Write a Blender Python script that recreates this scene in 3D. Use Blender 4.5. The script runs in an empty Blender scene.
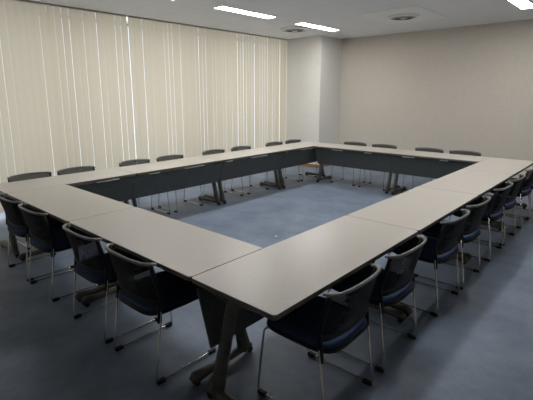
import bpy, bmesh, math, random
from mathutils import Vector, Matrix, Euler
random.seed(7)
S = bpy.context.scene
COL = S.collection
PI = math.pi

# ------------------------------------------------------------------ materials
def mat(name, col, rough=.6, metal=0., spec=.5, **kw):
    m = bpy.data.materials.new(name); m.use_nodes = True
    nt = m.node_tree; b = nt.nodes['Principled BSDF']
    b.inputs['Base Color'].default_value = (*col, 1)
    b.inputs['Roughness'].default_value = rough
    b.inputs['Metallic'].default_value = metal
    b.inputs['Specular IOR Level'].default_value = spec
    for k, v in kw.items():
        b.inputs[k.replace('_', ' ')].default_value = v
    return m

def nd(m, t, **kw):
    n = m.node_tree.nodes.new(t)
    for k, v in kw.items(): setattr(n, k, v)
    return n

def noise_col(m, c1, c2, scale, detail=4, lo=.35, hi=.65, stretch=(1, 1, 1), bump=0., bscale=None):
    nt = m.node_tree; L = nt.links; b = nt.nodes['Principled BSDF']
    tc = nd(m, 'ShaderNodeTexCoord'); mp = nd(m, 'ShaderNodeMapping')
    mp.inputs['Scale'].default_value = stretch
    L.new(tc.outputs['Object'], mp.inputs['Vector'])
    n = nd(m, 'ShaderNodeTexNoise'); n.inputs['Scale'].default_value = scale; n.inputs['Detail'].default_value = detail
    L.new(mp.outputs[0], n.inputs['Vector'])
    r = nd(m, 'ShaderNodeValToRGB')
    r.color_ramp.elements[0].position = lo; r.color_ramp.elements[1].position = hi
    r.color_ramp.elements[0].color = (*c1, 1); r.color_ramp.elements[1].color = (*c2, 1)
    L.new(n.outputs['Fac'], r.inputs['Fac']); L.new(r.outputs['Color'], b.inputs['Base Color'])
    if bump:
        n2 = nd(m, 'ShaderNodeTexNoise'); n2.inputs['Scale'].default_value = bscale or scale * 10
        L.new(mp.outputs[0], n2.inputs['Vector'])
        bp = nd(m, 'ShaderNodeBump'); bp.inputs['Strength'].default_value = bump; bp.inputs['Distance'].default_value = .004
        L.new(n2.outputs['Fac'], bp.inputs['Height']); L.new(bp.outputs[0], b.inputs['Normal'])
    return m

M = {}
M['top'] = noise_col(mat('laminate', (.44, .41, .38), .34, spec=.5), (.46, .43, .395), (.50, .468, .43), 90, 2)
M['edge'] = mat('edge_band', (.115, .105, .09), .5)
M['under'] = mat('underside', (.06, .058, .055), .7)
M['panel'] = noise_col(mat('panel_fabric', (.045, .05, .052), .7), (.058, .065, .066), (.080, .088, .088), 40, 3)
M['leg'] = noise_col(mat('leg_grey', (.12, .115, .10), .42, .35), (.085, .082, .074), (.12, .116, .105), 12, 2)
M['legdark'] = mat('foot_dark', (.05, .05, .047), .5)
M['foot'] = mat('foot_grey', (.065, .062, .055), .45, .2)
M['black'] = mat('black_plastic', (.011, .011, .012), .55, spec=.25)
M['rail'] = mat('rail_grey', (.19, .195, .19), .35)
M['chrome'] = mat('chrome', (.58, .58, .58), .26, 1.)
M['bracket'] = mat('bar_white', (.62, .60, .56), .5)
M['seat'] = noise_col(mat('seat_blue', (.02, .045, .13), .85), (.012, .030, .085), (.020, .045, .12), 160, 3, bump=.3)
# see-through woven mesh of the chair backs
def mesh_mat():
    m = mat('back_mesh', (.013, .014, .015), .75, spec=.3)
    nt = m.node_tree; L = nt.links; b = nt.nodes['Principled BSDF']; out = nt.nodes['Material Output']
    tr = nd(m, 'ShaderNodeBsdfTransparent'); mx = nd(m, 'ShaderNodeMixShader')
    tc = nd(m, 'ShaderNodeTexCoord'); w = nd(m, 'ShaderNodeTexNoise'); w.inputs['Scale'].default_value = 60
    L.new(tc.outputs['Object'], w.inputs['Vector'])
    mr = nd(m, 'ShaderNodeMapRange'); mr.inputs['To Min'].default_value = .82; mr.inputs['To Max'].default_value = .93
    L.new(w.outputs['Fac'], mr.inputs['Value']); L.new(mr.outputs[0], mx.inputs['Fac'])
    L.new(tr.outputs[0], mx.inputs[1]); L.new(b.outputs[0], mx.inputs[2]); L.new(mx.outputs[0], out.inputs['Surface'])
    return m
M['mesh'] = mesh_mat()

def carpet():
    m = mat('carpet_blue', (.10, .125, .17), .58, spec=.6)
    nt = m.node_tree; L = nt.links; b = nt.nodes['Principled BSDF']
    tc = nd(m, 'ShaderNodeTexCoord')
    n1 = nd(m, 'ShaderNodeTexNoise'); n1.inputs['Scale'].default_value = 2.2; n1.inputs['Detail'].default_value = 7; n1.inputs['Roughness'].default_value = .65
    n2 = nd(m, 'ShaderNodeTexNoise'); n2.inputs['Scale'].default_value = 45; n2.inputs['Detail'].default_value = 3
    L.new(tc.outputs['Object'], n1.inputs['Vector']); L.new(tc.outputs['Object'], n2.inputs['Vector'])
    r = nd(m, 'ShaderNodeValToRGB'); r.color_ramp.elements[0].position = .34; r.color_ramp.elements[1].position = .66
    r.color_ramp.elements[0].color = (.082, .122, .192, 1); r.color_ramp.elements[1].color = (.168, .222, .315, 1)
    L.new(n1.outputs['Fac'], r.inputs['Fac'])
    mx = nd(m, 'ShaderNodeMix', data_type='RGBA', blend_type='MULTIPLY'); mx.inputs['Factor'].default_value = .35
    r2 = nd(m, 'ShaderNodeValToRGB'); r2.color_ramp.elements[0].position = .3; r2.color_ramp.elements[1].position = .7
    r2.color_ramp.elements[0].color = (.7, .7, .7, 1)
    L.new(n2.outputs['Fac'], r2.inputs['Fac'])
    L.new(r.outputs['Color'], mx.inputs[6]); L.new(r2.outputs['Color'], mx.inputs[7]); L.new(mx.outputs[2], b.inputs['Base Color'])
    bp = nd(m, 'ShaderNodeBump'); bp.inputs['Strength'].default_value = .25; bp.inputs['Distance'].default_value = .003
    L.new(n2.outputs['Fac'], bp.inputs['Height']); L.new(bp.outputs[0], b.inputs['Normal'])
    b.inputs['Sheen Weight'].default_value = .25; b.inputs['Sheen Roughness'].default_value = .4
    return m
M['carpet'] = carpet()
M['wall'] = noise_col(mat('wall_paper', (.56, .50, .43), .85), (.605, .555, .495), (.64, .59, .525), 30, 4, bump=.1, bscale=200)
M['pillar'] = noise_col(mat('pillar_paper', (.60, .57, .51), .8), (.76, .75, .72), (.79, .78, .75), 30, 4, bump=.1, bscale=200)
M['wood'] = noise_col(mat('wood_base', (.33, .17, .07), .45), (.26, .13, .05), (.40, .22, .10), 6, 5, stretch=(8, 1, 30))
def ceil_mat():
    m = mat('ceiling_board', (.5, .5, .49), .9)
    nt = m.node_tree; L = nt.links; b = nt.nodes['Principled BSDF']
    tc = nd(m, 'ShaderNodeTexCoord')
    br = nd(m, 'ShaderNodeTexBrick'); br.offset = 0
    br.inputs['Scale'].default_value = 1; br.inputs['Brick Width'].default_value = .6; br.inputs['Row Height'].default_value = .6
    br.inputs['Mortar Size'].default_value = .004
    br.inputs['Color1'].default_value = (.83, .84, .84, 1); br.inputs['Color2'].default_value = (.845, .855, .855, 1); br.inputs['Mortar'].default_value = (.70, .70, .69, 1)
    L.new(tc.outputs['Object'], br.inputs['Vector'])
    n = nd(m, 'ShaderNodeTexVoronoi'); n.inputs['Scale'].default_value = 38
    L.new(tc.outputs['Object'], n.inputs['Vector'])
    r = nd(m, 'ShaderNodeValToRGB'); r.color_ramp.elements[0].position = .08; r.color_ramp.elements[1].position = .2
    r.color_ramp.elements[0].color = (.72, .72, .72, 1)
    L.new(n.outputs['Distance'], r.inputs['Fac'])
    mx = nd(m, 'ShaderNodeMix', data_type='RGBA', blend_type='MULTIPLY'); mx.inputs['Factor'].default_value = .6
    L.new(br.outputs['Color'], mx.inputs[6]); L.new(r.outputs['Color'], mx.inputs[7]); L.new(mx.outputs[2], b.inputs['Base Color'])
    return m
M['ceiling'] = ceil_mat()
M['ceilwhite'] = mat('ceiling_metal', (.88, .88, .86), .6)
M['ventdark'] = mat('vent_dark', (.22, .22, .22), .6)
M['ventmid'] = mat('vent_grey', (.30, .31, .31), .5)
M['alu'] = mat('window_aluminium', (.45, .45, .44), .4, .6)
M['headrail'] = mat('head_rail_beige', (.42, .38, .31), .6)
M['chip'] = mat('white_scrap', (.8, .8, .8), .6)
def emis(name, col, st):
    m = bpy.data.materials.new(name); m.use_nodes = True; nt = m.node_tree
    nt.nodes.remove(nt.nodes['Principled BSDF'])
    e = nd(m, 'ShaderNodeEmission'); e.inputs['Color'].default_value = (*col, 1); e.inputs['Strength'].default_value = st
    nt.links.new(e.outputs[0], nt.nodes['Material Output'].inputs['Surface'])
    return m
M['tube'] = emis('lamp_diffuser', (1, .985, .95), 40.0)
M['sky'] = emis('overcast_sky', (.86, .93, 1), 2.6)
def slat_mat():
    m = bpy.data.materials.new('blind_fabric'); m.use_nodes = True; nt = m.node_tree; L = nt.links
    nt.nodes.remove(nt.nodes['Principled BSDF'])
    d = nd(m, 'ShaderNodeBsdfDiffuse'); t = nd(m, 'ShaderNodeBsdfTranslucent'); mx = nd(m, 'ShaderNodeMixShader')
    mx.inputs['Fac'].default_value = .30
    tc = nd(m, 'ShaderNodeTexCoord'); n = nd(m, 'ShaderNodeTexNoise'); n.inputs['Scale'].default_value = 220
    mp = nd(m, 'ShaderNodeMapping'); mp.inputs['Scale'].default_value = (1, 1, .1)
    L.new(tc.outputs['Object'], mp.inputs[0]); L.new(mp.outputs[0], n.inputs['Vector'])
    r = nd(m, 'ShaderNodeValToRGB'); r.color_ramp.elements[0].color = (.45, .405, .325, 1); r.color_ramp.elements[1].color = (.52, .47, .38, 1)
    L.new(n.outputs['Fac'], r.inputs['Fac'])
    L.new(r.outputs['Color'], d.inputs['Color']); L.new(r.outputs['Color'], t.inputs['Color'])
    L.new(d.outputs[0], mx.inputs[1]); L.new(t.outputs[0], mx.inputs[2]); L.new(mx.outputs[0], nt.nodes['Material Output'].inputs['Surface'])
    return m
M['slat'] = slat_mat()
def glass_mat():
    m = bpy.data.materials.new('window_glass'); m.use_nodes = True; nt = m.node_tree; L = nt.links
    nt.nodes.remove(nt.nodes['Principled BSDF'])
    t = nd(m, 'ShaderNodeBsdfTransparent'); g = nd(m, 'ShaderNodeBsdfGlossy'); g.inputs['Roughness'].default_value = .05
    t.inputs['Color'].default_value = (.97, .97, .97, 1)
    mx = nd(m, 'ShaderNodeMixShader'); mx.inputs['Fac'].default_value = .06
    L.new(t.outputs[0], mx.inputs[1]); L.new(g.outputs[0], mx.inputs[2]); L.new(mx.outputs[0], nt.nodes['Material Output'].inputs['Surface'])
    return m
M['glass'] = glass_mat()

# ------------------------------------------------------------------ helpers
def link(name, bm, m, parent=None, smooth=False, bevel=0., segs=2):
    me = bpy.data.meshes.new(name)
    bmesh.ops.recalc_face_normals(bm, faces=bm.faces)
    bm.to_mesh(me); bm.free()
    for mm in (m if isinstance(m, (list, tuple)) else [m]): me.materials.append(mm)
    if smooth:
        for p in me.polygons: p.use_smooth = True
    o = bpy.data.objects.new(name, me); COL.objects.link(o)
    if parent: o.parent = parent
    if bevel:
        b = o.modifiers.new('bevel', 'BEVEL'); b.width = bevel; b.segments = segs; b.limit_method = 'ANGLE'
    return o

def box(bm, x0, x1, y0, y1, z0, z1, mi=0):
    v = [bm.verts.new((x, y, z)) for z in (z0, z1) for y in (y0, y1) for x in (x0, x1)]
    for f in ((0, 2, 3, 1), (4, 5, 7, 6), (0, 1, 5, 4), (2, 6, 7, 3), (0, 4, 6, 2), (1, 3, 7, 5)):
        fc = bm.faces.new([v[i] for i in f]); fc.material_index = mi

def prism(bm, pts, z0, z1, mi_side=0, mi_cap=0):
    a = [bm.verts.new((x, y, z0)) for x, y in pts]; b = [bm.verts.new((x, y, z1)) for x, y in pts]
    n = len(pts)
    for i in range(n):
        f = bm.faces.new((a[i], a[(i + 1) % n], b[(i + 1) % n], b[i])); f.material_index = mi_side
    f = bm.faces.new(b); f.material_index = mi_cap
    f = bm.faces.new(a[::-1]); f.material_index = mi_side

def rrect(x0, x1, y0, y1, r, n=6):
    out = []
    for cx, cy, a0 in ((x1 - r, y1 - r, 0), (x0 + r, y1 - r, PI / 2), (x0 + r, y0 + r, PI), (x1 - r, y0 + r, 1.5 * PI)):
        for k in range(n + 1):
            a = a0 + k * PI / 2 / n; out.append((cx + r * math.cos(a), cy + r * math.sin(a)))
    return out

def sweep(bm, path, prof, up=Vector((1, 0, 0)), closed_caps=True):
    """sweep a list of (a,b) section points (or one list per path point) along path; a runs along `up`, b along the other normal"""
    path = [Vector(p) for p in path]; rings = []
    for i, p in enumerate(path):
        t = (path[min(i + 1, len(path) - 1)] - path[max(i - 1, 0)]).normalized()
        u = (up - t * up.dot(t)).normalized(); w = t.cross(u)
        pr = prof[i] if isinstance(prof[0][0], (tuple, list)) else prof
        rings.append([bm.verts.new(p + u * a + w * b) for a, b in pr])
    for r0, r1 in zip(rings, rings[1:]):
        n = len(r0)
        for j in range(n): bm.faces.new((r0[j], r0[(j + 1) % n], r1[(j + 1) % n], r1[j]))
    if closed_caps: bm.faces.new(rings[0][::-1]); bm.faces.new(rings[-1])

def circ(r, n=8): return [(r * math.cos(2 * PI * k / n), r * math.sin(2 * PI * k / n)) for k in range(n)]
def oval(a, b, n=12): return [(a * math.cos(2 * PI * k / n), b * math.sin(2 * PI * k / n)) for k in range(n)]

def fillet(pts, r=.03, n=4):
    pts = [Vector(p) for p in pts]; out = [pts[0]]
    for a, b, c in zip(pts, pts[1:], pts[2:]):
        d1 = (a - b).normalized(); d2 = (c - b).normalized()
        p0 = b + d1 * r; p2 = b + d2 * r
        for k in range(n + 1):
            t = k / n; out.append((1 - t) ** 2 * p0 + 2 * t * (1 - t) * b + t * t * p2)
    out.append(pts[-1]); return out

def cyl(bm, c, r, h, axis='z', n=16):
    c = Vector(c); ax = {'x': Vector((1, 0, 0)), 'y': Vector((0, 1, 0)), 'z': Vector((0, 0, 1))}[axis]
    up = Vector((0, 1, 0)) if axis == 'x' else Vector((1, 0, 0))
    sweep(bm, [c - ax * h / 2, c + ax * h / 2], circ(r, n), up)

def empty(name, loc, rz=0.):
    o = bpy.data.objects.new(name, None); COL.objects.link(o)
    o.location = loc; o.rotation_euler = (0, 0, rz); o.empty_display_size = .1
    return o
def tag(o, label=None, cat=None, group=None, kind=None):
    if label: o['label'] = label
    if cat: o['category'] = cat
    if group: o['group'] = group
    if kind: o['kind'] = kind
    return o
def copy_tree(o, parent=None):
    c = o.copy(); COL.objects.link(c); c.parent = parent
    for ch in list(o.children): copy_tree(ch, c)
    return c
def struct(name, bm, m, parent=None, **kw):
    o = link(name, bm, m, parent, **kw)
    if not parent: o['kind'] = 'structure'
    return o

# ------------------------------------------------------------------ the room
H = 2.966
XL, XR, YF, YB = -2.35, 6.4, -3.6, 7.646         # glass side, right side, wall behind the viewer, end wall
XB = -1.845                                     # plane of the blinds
PY, PX = 6.787, -.875                            # pillar faces
bm = bmesh.new(); box(bm, XL - .1, XR + .15, YF - .15, YB + .15, -.12, 0); struct('floor', bm, M['carpet'])
bm = bmesh.new(); box(bm, XL - .1, XR + .15, YF - .15, YB + .15, H, H + .15); struct('ceiling', bm, M['ceiling'])
bm = bmesh.new(); box(bm, PX - .3, XR + .15, YB, YB + .15, 0, H); struct('wall_back', bm, M['wall'])
bm = bmesh.new(); box(bm, XR, XR + .15, YF, YB, 0, H); struct('wall_right', bm, M['wall'])
bm = bmesh.new(); box(bm, XL, XR, YF - .15, YF, 0, H); struct('wall_front', bm, M['wall'])
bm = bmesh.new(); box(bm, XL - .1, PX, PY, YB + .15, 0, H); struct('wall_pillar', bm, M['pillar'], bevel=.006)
# window side: low sill wall, head and mullions, three windows of glass
bm = bmesh.new()
box(bm, XL - .1, XL, YF, PY, 0, .06); box(bm, XL - .1, XL, YF, PY, 2.93, H)
ys = [YF + i * (PY - YF) / 4 for i in range(5)]
for y in ys[1:-1]: box(bm, XL - .1, XL, y - .06, y + .06, .06, 2.93)
struct('wall_left', bm, M['pillar'])
for i in range(4):
    a = ys[i] + (.06 if i else 0); b = ys[i + 1] - (.06 if i < 3 else 0)
    w = empty('window_%d' % (i + 1), (XL - .05, (a + b) / 2, .06)); w['kind'] = 'structure'
    h = (b - a) / 2; bm = bmesh.new()
    for (p, q, r, s) in ((-h, -h + .04, 0, 2.87), (h - .04, h, 0, 2.87), (-h, h, 0, .05), (-h, h, 2.83, 2.87), (-.02, .02, 0, 2.87)):
        box(bm, -.025, .025, p, q, r, s)
    link('window_frame', bm, M['alu'], w)
    bm = bmesh.new(); box(bm, -.004, .004, -h + .02, h - .02, .03, 2.85); link('window_pane', bm, M['glass'], w)
# skirting boards
bm = bmesh.new(); box(bm, PX, XR, YB - .012, YB, 0, .075); struct('baseboard_back', bm, M['wood'], bevel=.003)
bm = bmesh.new(); box(bm, XR - .012, XR, YF, YB, 0, .075); struct('baseboard_right', bm, M['wood'])
bm = bmesh.new(); box(bm, XL, XR, YF, YF + .012, 0, .075); struct('baseboard_front', bm, M['wood'])
bm = bmesh.new(); box(bm, XL, PX + .012, PY - .012, PY, 0, .075); box(bm, PX, PX + .012, PY, YB, 0, .075); struct('baseboard_pillar', bm, M['wood'], bevel=.003)
# overcast daylight outside
bm = bmesh.new(); v = [bm.verts.new(c) for c in ((XL - 1.3, YF - 2, -.5), (XL - 1.3, PY + 2, -.5), (XL - 1.3, PY + 2, 4), (XL - 1.3, YF - 2, 4))]; bm.faces.new(v)
# (sky light comes from the world and a lamp outside the glass)
bm.free()

# ------------------------------------------------------------------ vertical blinds
def blind(y0, y1, pitch, seed, lines, gap, label):
    rnd = random.Random(seed)
    root = empty('vertical_blind', (XB, (y0 + y1) / 2, 0)); yc = (y0 + y1) / 2
    tag(root, label, 'blind', 'cream vertical blinds')
    bm = bmesh.new(); n = max(1, round((y1 - y0) / pitch)); p = (y1 - y0) / n
    uneven = 0
    for i in range(n):
        cy = y0 + (i + .5) * p - yc
        uneven = .6 * uneven + rnd.gauss(0, 1)
        ang = math.radians(-1.5 + rnd.gauss(0, 1.6)); w = p * 1.02
        if rnd.random() < lines: w = p - rnd.uniform(.0, gap)
        dy = math.cos(ang) * w / 2; dx = math.sin(ang) * w / 2
        tilt = rnd.gauss(0, .0025); off = rnd.uniform(-.004, .004)
        cur = .002
        a = []
        for z, tt in ((.08, tilt), (H - .02, 0)):
            a.append([bm.verts.new((off - dx + 0, cy - dy + tt, z)), bm.verts.new((off + cur, cy + tt, z)), bm.verts.new((off + dx, cy + dy + tt, z))])
        for k in range(2): bm.faces.new((a[0][k], a[0][k + 1], a[1][k + 1], a[1][k]))
    link('slats', bm, M['slat'], root)
    bm = bmesh.new(); box(bm, -.02, .02, y0 - yc, y1 - yc, H - .022, H - .001); link('head_rail', bm, M['headrail'], root)
    return root
YG = 2.59
blind(YF + .05, YG - .013, .106, 3, .75, .0045, 'left cream vertical blind, closed, ending at the bright slit')
blind(YG + .013, PY - .004, .088, 5, .7, .0028, 'right cream vertical blind, closed, between the bright slit and the pillar')

# ------------------------------------------------------------------ tables
# local frame: x along the table 0..L, y = 0 on the sitter's side, y = W on the inner side
W = .6; TOP = .72
def make_table(L, loc, rz, label, corners, pale_bars):
    root = empty('folding_table', loc, rz); tag(root, label, 'table', 'long tables forming the closed rectangle')
    g = .0022; bm = bmesh.new(); r = .022
    prism(bm, rrect(g, L - g, g, W - g, r), TOP - .004, TOP, 1, 0)
    top = link('tabletop', bm, [M['top'], M['edge']], root, bevel=.0015)
    bm = bmesh.new(); prism(bm, rrect(g, L - g, g, W - g, r), TOP - .03, TOP - .004); e = link('edge_trim', bm, M['edge'], top, bevel=.004); e['label'] = 'dark edge band round the tabletop'
    # modesty panel, lower edge swung in under the table
    bm = bmesh.new(); x0, x1 = .004, L - .004; pr = []
    for y, z in ((W - .045, .672), (W - .145, .36)):
        pr.append((y, z))
    t = .012; (ya, za), (yb, zb) = pr
    v = [bm.verts.new(c) for c in ((x0, ya, za), (x1, ya, za), (x1, yb, zb), (x0, yb, zb), (x0, ya - t, za - .003), (x1, ya - t, za - .003), (x1, yb - t, zb + .003), (x0, yb - t, zb + .003))]
    for f in ((0, 1, 2, 3), (7, 6, 5, 4), (0, 4, 5, 1), (1, 5, 6, 2), (2, 6, 7, 3), (3, 7, 4, 0)): bm.faces.new([v[i] for i in f])
    link('modesty_panel', bm, M['panel'], root, bevel=.003)
    for bx, bw in pale_bars:
        bm = bmesh.new(); box(bm, bx - bw / 2, bx + bw / 2, W - .042, W - .012, TOP - .046, TOP - .030); k = link('pale_bar', bm, M['bracket'], root, bevel=.003)  # pale bars set where bright dashes run under the tabletop edge
    # beam between the legs and supports below the top
    bm = bmesh.new(); box(bm, .08, L - .08, .26, .31, TOP - .085, TOP - .04); link('beam', bm, M['legdark'], root, bevel=.006)
    for sx, d in ((.058, 1), (L - .058, -1)):
        bm = bmesh.new()
        # slanting column curving into the long floor foot
        path = [(sx, .315, TOP - .045), (sx, .34, .60), (sx, .435, .20), (sx, .465, .075), (sx, .455, .035)]
        pr = [oval(.024, .034), oval(.026, .036), oval(.028, .042), oval(.030, .052), oval(.028, .050)]
        sweep(bm, path, pr)
        leg = link('leg', bm, M['leg'], root, smooth=True)
        bm = bmesh.new()
        path = [(sx, .535, .048), (sx, .52, .050), (sx, .45, .054), (sx, .30, .052), (sx, .14, .052), (sx, .06, .052), (sx, .03, .048)]
        pr = [oval(.014, .010), oval(.026, .020), oval(.031, .026), oval(.029, .022), oval(.034, .026), oval(.042, .032), oval(.022, .016)]
        sweep(bm, path, pr); link('foot', bm, M['foot'], leg, smooth=True)
        for cy in (.515, .065):
            bm = bmesh.new(); cyl(bm, (sx - .013, cy, .020), .020, .012, 'x'); cyl(bm, (sx + .013, cy, .020), .020, .012, 'x')
            box(bm, sx - .010, sx + .010, cy - .012, cy + .012, .020, .045)
            link('castor', bm, M['black'], leg, bevel=.002)
        bm = bmesh.new()
        sweep(bm, [(sx, .10, TOP - .04), (sx, .20, TOP - .05), (sx, .33, TOP - .075), (sx, .48, TOP - .05), (sx, .54, TOP - .04)], [(-.02, -.012), (.02, -.012), (.02, .012), (-.02, .012)])
        link('top_support', bm, M['legdark'], root, bevel=.003)
    return root

AX = 2.931; T = 5.93
# near row (A): sitter side y = 0, running along +x
for (x0, x1, lab) in ((0, 1.42, 'grey topped table of the near left row, beside the window row'),
                      (1.42, AX, 'grey topped table of the near left row, butting against the front corner table')):
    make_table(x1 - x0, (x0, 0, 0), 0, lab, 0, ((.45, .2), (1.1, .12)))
# right row (D): sitter side x = AX + W, running +y ; local x -> +y, local y -> -x
dl = [0, 1.611, 3.10, 4.55, T]
labs = ['front corner table nearest the camera, its rounded corner and open end in view',
        'second table from the front corner in the right hand row',
        'third table from the front corner in the right hand row',
        'table at the far right corner, last of the right hand row']
for i in range(4):
    L = dl[i + 1] - dl[i]
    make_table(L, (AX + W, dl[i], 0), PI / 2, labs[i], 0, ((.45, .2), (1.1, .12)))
# window row (B): sitter side x = -W ; local x -> -y, local y -> +x
bl = [0, 1.48, 3.0, 4.49, T]
labs = ['leftmost table of the row along the blinds, cut off by the left picture edge',
        'second table from the left in the row along the blinds',
        'third table from the left in the row along the blinds',
        'table at the far left corner by the pillar, last of the row along the blinds']
bar_sets = [((1.06, .2),), ((.28, .16), (.90, .25)), ((.09, .12), (.78, .32)), ((.69, .42),)]
for i in range(4):
    L = bl[i + 1] - bl[i]
    make_table(L, (-W, bl[i + 1], 0), -PI / 2, labs[i], 0, [(L - a, b) for a, b in bar_sets[i]])
# far row (C): sitter side y = T ; local x -> -x, local y -> -y
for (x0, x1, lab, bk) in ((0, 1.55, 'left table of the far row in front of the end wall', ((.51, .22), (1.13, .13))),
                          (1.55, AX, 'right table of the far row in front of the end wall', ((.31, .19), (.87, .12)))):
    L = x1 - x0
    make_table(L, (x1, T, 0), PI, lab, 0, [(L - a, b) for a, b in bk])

# ------------------------------------------------------------------ chairs
# local frame: sitter faces +y, rear floor glides at y = 0, front ones at y = .44
def make_chair():
    root = empty('conference_chair', (0, 0, 0)); tag(root, 'x', 'chair')
    hw = .225
    def yb(u, z):            # plan curve of the back (u -1..1) with a slight lean
        lean = .062 - .072 * (z - .48) / .28
        return lean - .044 * (1 - abs(u) ** 2.4) + (.02 * max(0, abs(u) - .85) / .15)
    for s in (-1, 1):
        bm = bmesh.new(); x = s * .243
        path = fillet([(x, .060, .45), (x, 0, .012), (x, .47, .012), (x * .95, .43, .42), (x * .80, .39, .42)], .035, 5)
        # thin round tube; the section's first axis is kept away from the path direction
        pts = [Vector(p) for p in path]; rings = []
        for i, p in enumerate(pts):
            t = (pts[min(i + 1, len(pts) - 1)] - pts[max(i - 1, 0)]).normalized()
            u = Vector((1, 0, 0)); u = (u - t * u.dot(t)); u = u.normalized() if u.length > .2 else Vector((0, 1, 0)); w = t.cross(u)
            rings.append([bm.verts.new(p + (u * math.cos(a) + w * math.sin(a)) * .0058) for a in [k * PI / 4 for k in range(8)]])
        for r0, r1 in zip(rings, rings[1:]):
            for j in range(8): bm.faces.new((r0[j], r0[(j + 1) % 8], r1[(j + 1) % 8], r1[j]))
        bm.faces.new(rings[0][::-1]); bm.faces.new(rings[-1])
        fr = link('sled_leg', bm, M['chrome'], root, smooth=True)
        for gy in (.035, .435):
            bm = bmesh.new(); box(bm, x - .014, x + .014, gy - .028, gy + .028, .0, .024)
            link('glide', bm, M['black'], fr, bevel=.006)
        # black upright from the seat to the top rail
        bm = bmesh.new()
        path = [(x * .965, .050, .38), (x * .96, .058, .46)] + [(x * (.955 - .0 * k), yb(1, z), z) for k, z in enumerate((.53, .60, .68, .755))]
        sweep(bm, path, [(-.008, -.011), (.008, -.011), (.010, 0), (.008, .011), (-.008, .011), (-.010, 0)])
        link('back_upright', bm, M['black'], root, smooth=True)
    # seat cushion
    def seat_outline(a, b, y0, y1, n=40):
        out = []; y0 += .045; y1 += .03
        cy = (y0 + y1) / 2; ry = (y1 - y0) / 2
        for k in range(n):
            t = 2 * PI * k / n; c, s = math.cos(t), math.sin(t); e = .42
            out.append((a * math.copysign(abs(c) ** e, c) * (1 - .05 * (s < 0) * abs(s)), cy + ry * math.copysign(abs(s) ** e, s)))
        return out
    def loft(bm, layers):
        rings = [[bm.verts.new((x, y, z)) for (x, y) in pts] for pts, z in layers]
        for r0, r1 in zip(rings, rings[1:]):
            n = len(r0)
            for j in range(n): bm.faces.new((r0[j], r0[(j + 1) % n], r1[(j + 1) % n], r1[j]))
        bm.faces.new(rings[0][::-1]); bm.faces.new(rings[-1])
    bm = bmesh.new()
    loft(bm, [(seat_outline(.205, 0, -.02, .42), .425), (seat_outline(.222, 0, -.038, .438), .435), (seat_outline(.225, 0, -.04, .44), .450),
              (seat_outline(.215, 0, -.03, .43), .463), (seat_outline(.17, 0, .02, .39), .470), (seat_outline(.08, 0, .14, .31), .468)])
    link('seat', bm, M['seat'], root, smooth=True)
    bm = bmesh.new()
    loft(bm, [(seat_outline(.12, 0, .10, .34), .385), (seat_outline(.19, 0, -.01, .41), .392), (seat_outline(.228, 0, -.044, .442), .415), (seat_outline(.230, 0, -.046, .444), .431), (seat_outline(.20, 0, .0, .42), .434)])
    link('seat_shell', bm, M['black'], root, smooth=True)
    # back mesh
    bm = bmesh.new(); nx, nz = 20, 7; g = []
    for j in range(nz + 1):
        row = []
        for i in range(nx + 1):
            u = -1 + 2 * i / nx; z = .495 + (.755 - .495) * j / nz; z += .014 * (1 - u * u) * (j / nz)
            row.append(bm.verts.new((u * .226, yb(u, z), z)))
        g.append(row)
    for j in range(nz):
        for i in range(nx): bm.faces.new((g[j][i], g[j][i + 1], g[j + 1][i + 1], g[j + 1][i]))
    link('back_mesh', bm, M['mesh'], root, smooth=True)
    # top rail, thin in the middle, thick at the forward-hooked ends
    def rail(name, z0, m, h, th, arch, hook):
        bm = bmesh.new(); n = 26; path = []; pr = []
        for i in range(n + 1):
            u = -1 + 2 * i / n
            y = yb(u, z0)
            z = z0 + arch * (1 - u * u)
            path.append((u * .234, y, z)); k = abs(u) ** 4
            pr.append(oval(h * (1 + .3 * k), th * (1 + .4 * k), 10))
        if hook:
            for s, lst in ((-1, 0), (1, 1)):
                e = Vector((s * .238, yb(1, z0) + .035, z0 - .003))
                if lst: path.append(tuple(e)); pr.append(oval(h * .9, th * .9, 10))
                else: path.insert(0, tuple(e)); pr.insert(0, oval(h * .9, th * .9, 10))
        sweep(bm, path, pr, up=Vector((0, 0, 1)))
        return link(name, bm, m, root, smooth=True)
    rail('top_rail', .752, M['rail'], .0095, .008, .014, True)
    rail('lower_rail', .50, M['black'], .014, .008, 0, False)
    return root

proto = make_chair(); used = [False]
def chair(x, y, rz, label, group):
    o = proto if not used[0] else copy_tree(proto)
    used[0] = True
    o.location = (x, y, 0); o.rotation_euler = (0, 0, rz)
    o['label'] = label; o['group'] = group; o['category'] = 'chair'
GA, GD = 'blue seated mesh chairs along the near left row', 'blue seated mesh chairs along the right hand row'
GB, GC = 'mesh back chairs along the blinds', 'mesh back chairs in front of the end wall'
for x, lab in ((.35, 'leftmost chair of the near left row, cut by the left picture edge'),
               (.92, 'second chair from the left in the near left row'),
               (1.81, 'third chair from the left in the near left row, blue seat on chrome sled legs'),
               (2.43, 'chair of the near left row closest to the front corner table')):
    chair(x + .03, -.10, 0, lab, GA)
names = ['chair at the front end of the right hand row, nearest the camera', 'second chair from the front in the right hand row',
         'third chair from the front in the right hand row', 'fourth chair from the front in the right hand row',
         'fifth chair from the front in the right hand row', 'sixth chair from the front in the right hand row',
         'seventh chair from the front in the right hand row, second to last', 'chair at the far end of the right hand row by the end wall']
for y, lab in zip((.51, 1.155, 2.055, 2.67, 3.53, 4.13, 4.98, 5.56), names):
    chair(AX + W + .12, y, PI / 2, lab, GD)
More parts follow.
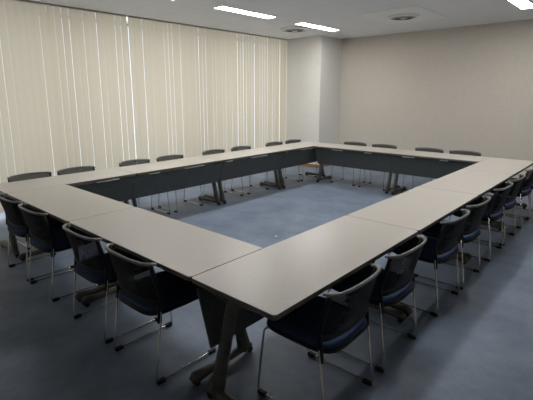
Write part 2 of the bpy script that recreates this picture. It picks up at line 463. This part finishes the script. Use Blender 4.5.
names = ['leftmost chair back in front of the blinds', 'second chair back from the left along the blinds', 'third chair from the left along the blinds, in front of the bright slit',
         'fourth chair from the left along the blinds', 'fifth chair from the left along the blinds', 'sixth chair from the left along the blinds',
         'seventh chair along the blinds, just left of the pillar', 'chair in front of the pale side of the pillar, last along the blinds']
for y, lab in zip((.52, 1.08, 1.925, 2.54, 3.43, 4.09, 5.02, 5.62), names):
    chair(-W - .10, y - .05, -PI / 2, lab, GB)
names = ['leftmost chair before the end wall, right of the pillar', 'second chair from the left before the end wall',
         'third chair from the left before the end wall', 'rightmost chair before the end wall']
for x, lab in zip((.46, 1.07, 1.90, 2.48), names):
    chair(x + .045, T + .10, PI, lab, GC)

# ------------------------------------------------------------------ ceiling fittings
def ceiling_light(x, y, label):
    r = empty('ceiling_light', (x, y, H)); tag(r, label, 'ceiling light', 'recessed strip lights')
    bm = bmesh.new()
    for a in ((-.115, -.095, -.62, .62), (.095, .115, -.62, .62), (-.095, .095, -.62, -.60), (-.095, .095, .60, .62)): box(bm, *a, -.012, .0)
    link('frame', bm, M['ceilwhite'], r)
    bm = bmesh.new(); prism(bm, rrect(-.094, .094, -.6, .6, .01), -.009, -.002); link('diffuser', bm, M['tube'], r)
LX = (-.23, 3.11)
lab = {(-.23, 1.74): 'lit strip light cut by the top picture edge, left', (-.23, 3.78): 'lit strip light in the middle of the left ceiling row',
       (-.23, 5.82): 'lit strip light nearest the pillar', (3.11, 5.82): 'lit strip light at the top right picture corner',
       (3.11, 3.78): 'strip light of the right ceiling row above the right hand tables'}
for x in LX:
    for y in (1.74, 3.78, 5.82):
        ceiling_light(x, y + ((-.10 if y > 5 else -.04 if y > 3 else .06) if x < 0 else .0), lab.get((x, y), 'strip light out of the picture, %s row, %s' % ('left' if x < 0 else 'right', 'behind the camera' if y < -1 else 'above the camera' if y < 1 else 'over the near tables')))
def diffuser(x, y, r_, label):
    r = empty('air_vent', (x, y, H)); tag(r, label, 'air vent')
    def ring(name, ra, rb, z0, z1, m):
        bm = bmesh.new(); n = 36; q = []
        for (rr, z) in ((ra, z0), (rb, z1), (rb, z1 + .006), (ra, z0 + .006)):
            q.append([bm.verts.new((rr * math.cos(2 * PI * k / n), rr * math.sin(2 * PI * k / n), z)) for k in range(n)])
        for a in range(4):
            b = (a + 1) % 4
            for k in range(n): bm.faces.new((q[a][k], q[a][(k + 1) % n], q[b][(k + 1) % n], q[b][k]))
        link(name, bm, m, r, smooth=True)
    ring('outer_ring', r_, r_ * .78, -.012, -.035, M['ceilwhite'])
    bm = bmesh.new(); cyl(bm, (0, 0, -.004), r_ * .8, .006, 'z', 32); link('duct', bm, M['ventdark'], r)
    ring('cone_ring', r_ * .70, r_ * .52, -.012, -.045, M['ventmid'])
    ring('cone_ring', r_ * .44, r_ * .26, -.012, -.05, M['ventmid'])
    bm = bmesh.new(); cyl(bm, (0, 0, -.045), r_ * .17, .008, 'z', 24); link('centre_disc', bm, M['ceilwhite'], r)
diffuser(1.43, 5.78, .25, 'round air vent in a flat square panel on the ceiling')
diffuser(-.72, 5.62, .29, 'round air vent on the ceiling near the blinds and pillar')
bm = bmesh.new(); prism(bm, rrect(.93, 1.93, 5.10, 6.46, .01), H - .006, H - .001)
o = link('ceiling_panel', bm, M['ceilwhite'], bevel=.002); tag(o, 'flat pale access panel around the round ceiling vent', 'panel')
# tiny white scrap on the carpet inside the ring
bm = bmesh.new(); prism(bm, rrect(-.018, .018, -.011, .011, .005), 0, .006); 
o = link('floor_scrap', bm, M['chip'], bevel=.002); o.location = (1.52, 2.41, 0.0005); tag(o, 'tiny white scrap on the blue carpet inside the table ring', 'scrap')

# ------------------------------------------------------------------ light
def area(name, loc, rot, sx, sy, power, col, cam=True):
    l = bpy.data.lights.new(name, 'AREA'); l.shape = 'RECTANGLE'; l.size = sx; l.size_y = sy; l.energy = power; l.color = col
    o = bpy.data.objects.new(name, l); COL.objects.link(o); o.location = loc; o.rotation_euler = rot
    return o
area('daylight', (XL - .6, (YF + PY) / 2, 1.5), (0, -PI / 2, 0), 3.4, PY - YF + 1, 300, (.97, .985, 1.0))
w = bpy.data.worlds.new('World'); S.world = w; w.use_nodes = True
bg = w.node_tree.nodes['Background']; bg.inputs[0].default_value = (.85, .93, 1, 1); bg.inputs[1].default_value = 1.5

# ------------------------------------------------------------------ camera
f, yaw, pitch, roll = 417.824, -.744392, .200755, -.003086
fw = Vector((math.sin(yaw) * math.cos(pitch), math.cos(yaw) * math.cos(pitch), -math.sin(pitch)))
rt = Vector((math.cos(yaw), -math.sin(yaw), 0)); up = rt.cross(fw)
c, s = math.cos(roll), math.sin(roll); r2 = rt * c + up * s; u2 = -rt * s + up * c
cd = bpy.data.cameras.new('Camera'); cam = bpy.data.objects.new('Camera', cd); COL.objects.link(cam)
mx = Matrix((r2, u2, -fw)).transposed().to_4x4(); mx.translation = Vector((4.62107, -1.29791, 1.68081))
cam.matrix_world = mx; cd.sensor_width = 36; cd.lens = f / 533 * 36; cd.clip_start = .05
cd.shift_x = (266.5 - 256.912) / 533; cd.shift_y = (180.192 - 200) / 533
S.camera = cam
S.view_settings.view_transform = 'Standard'; S.view_settings.look = 'None'
S.view_settings.exposure = 0; S.view_settings.gamma = 1
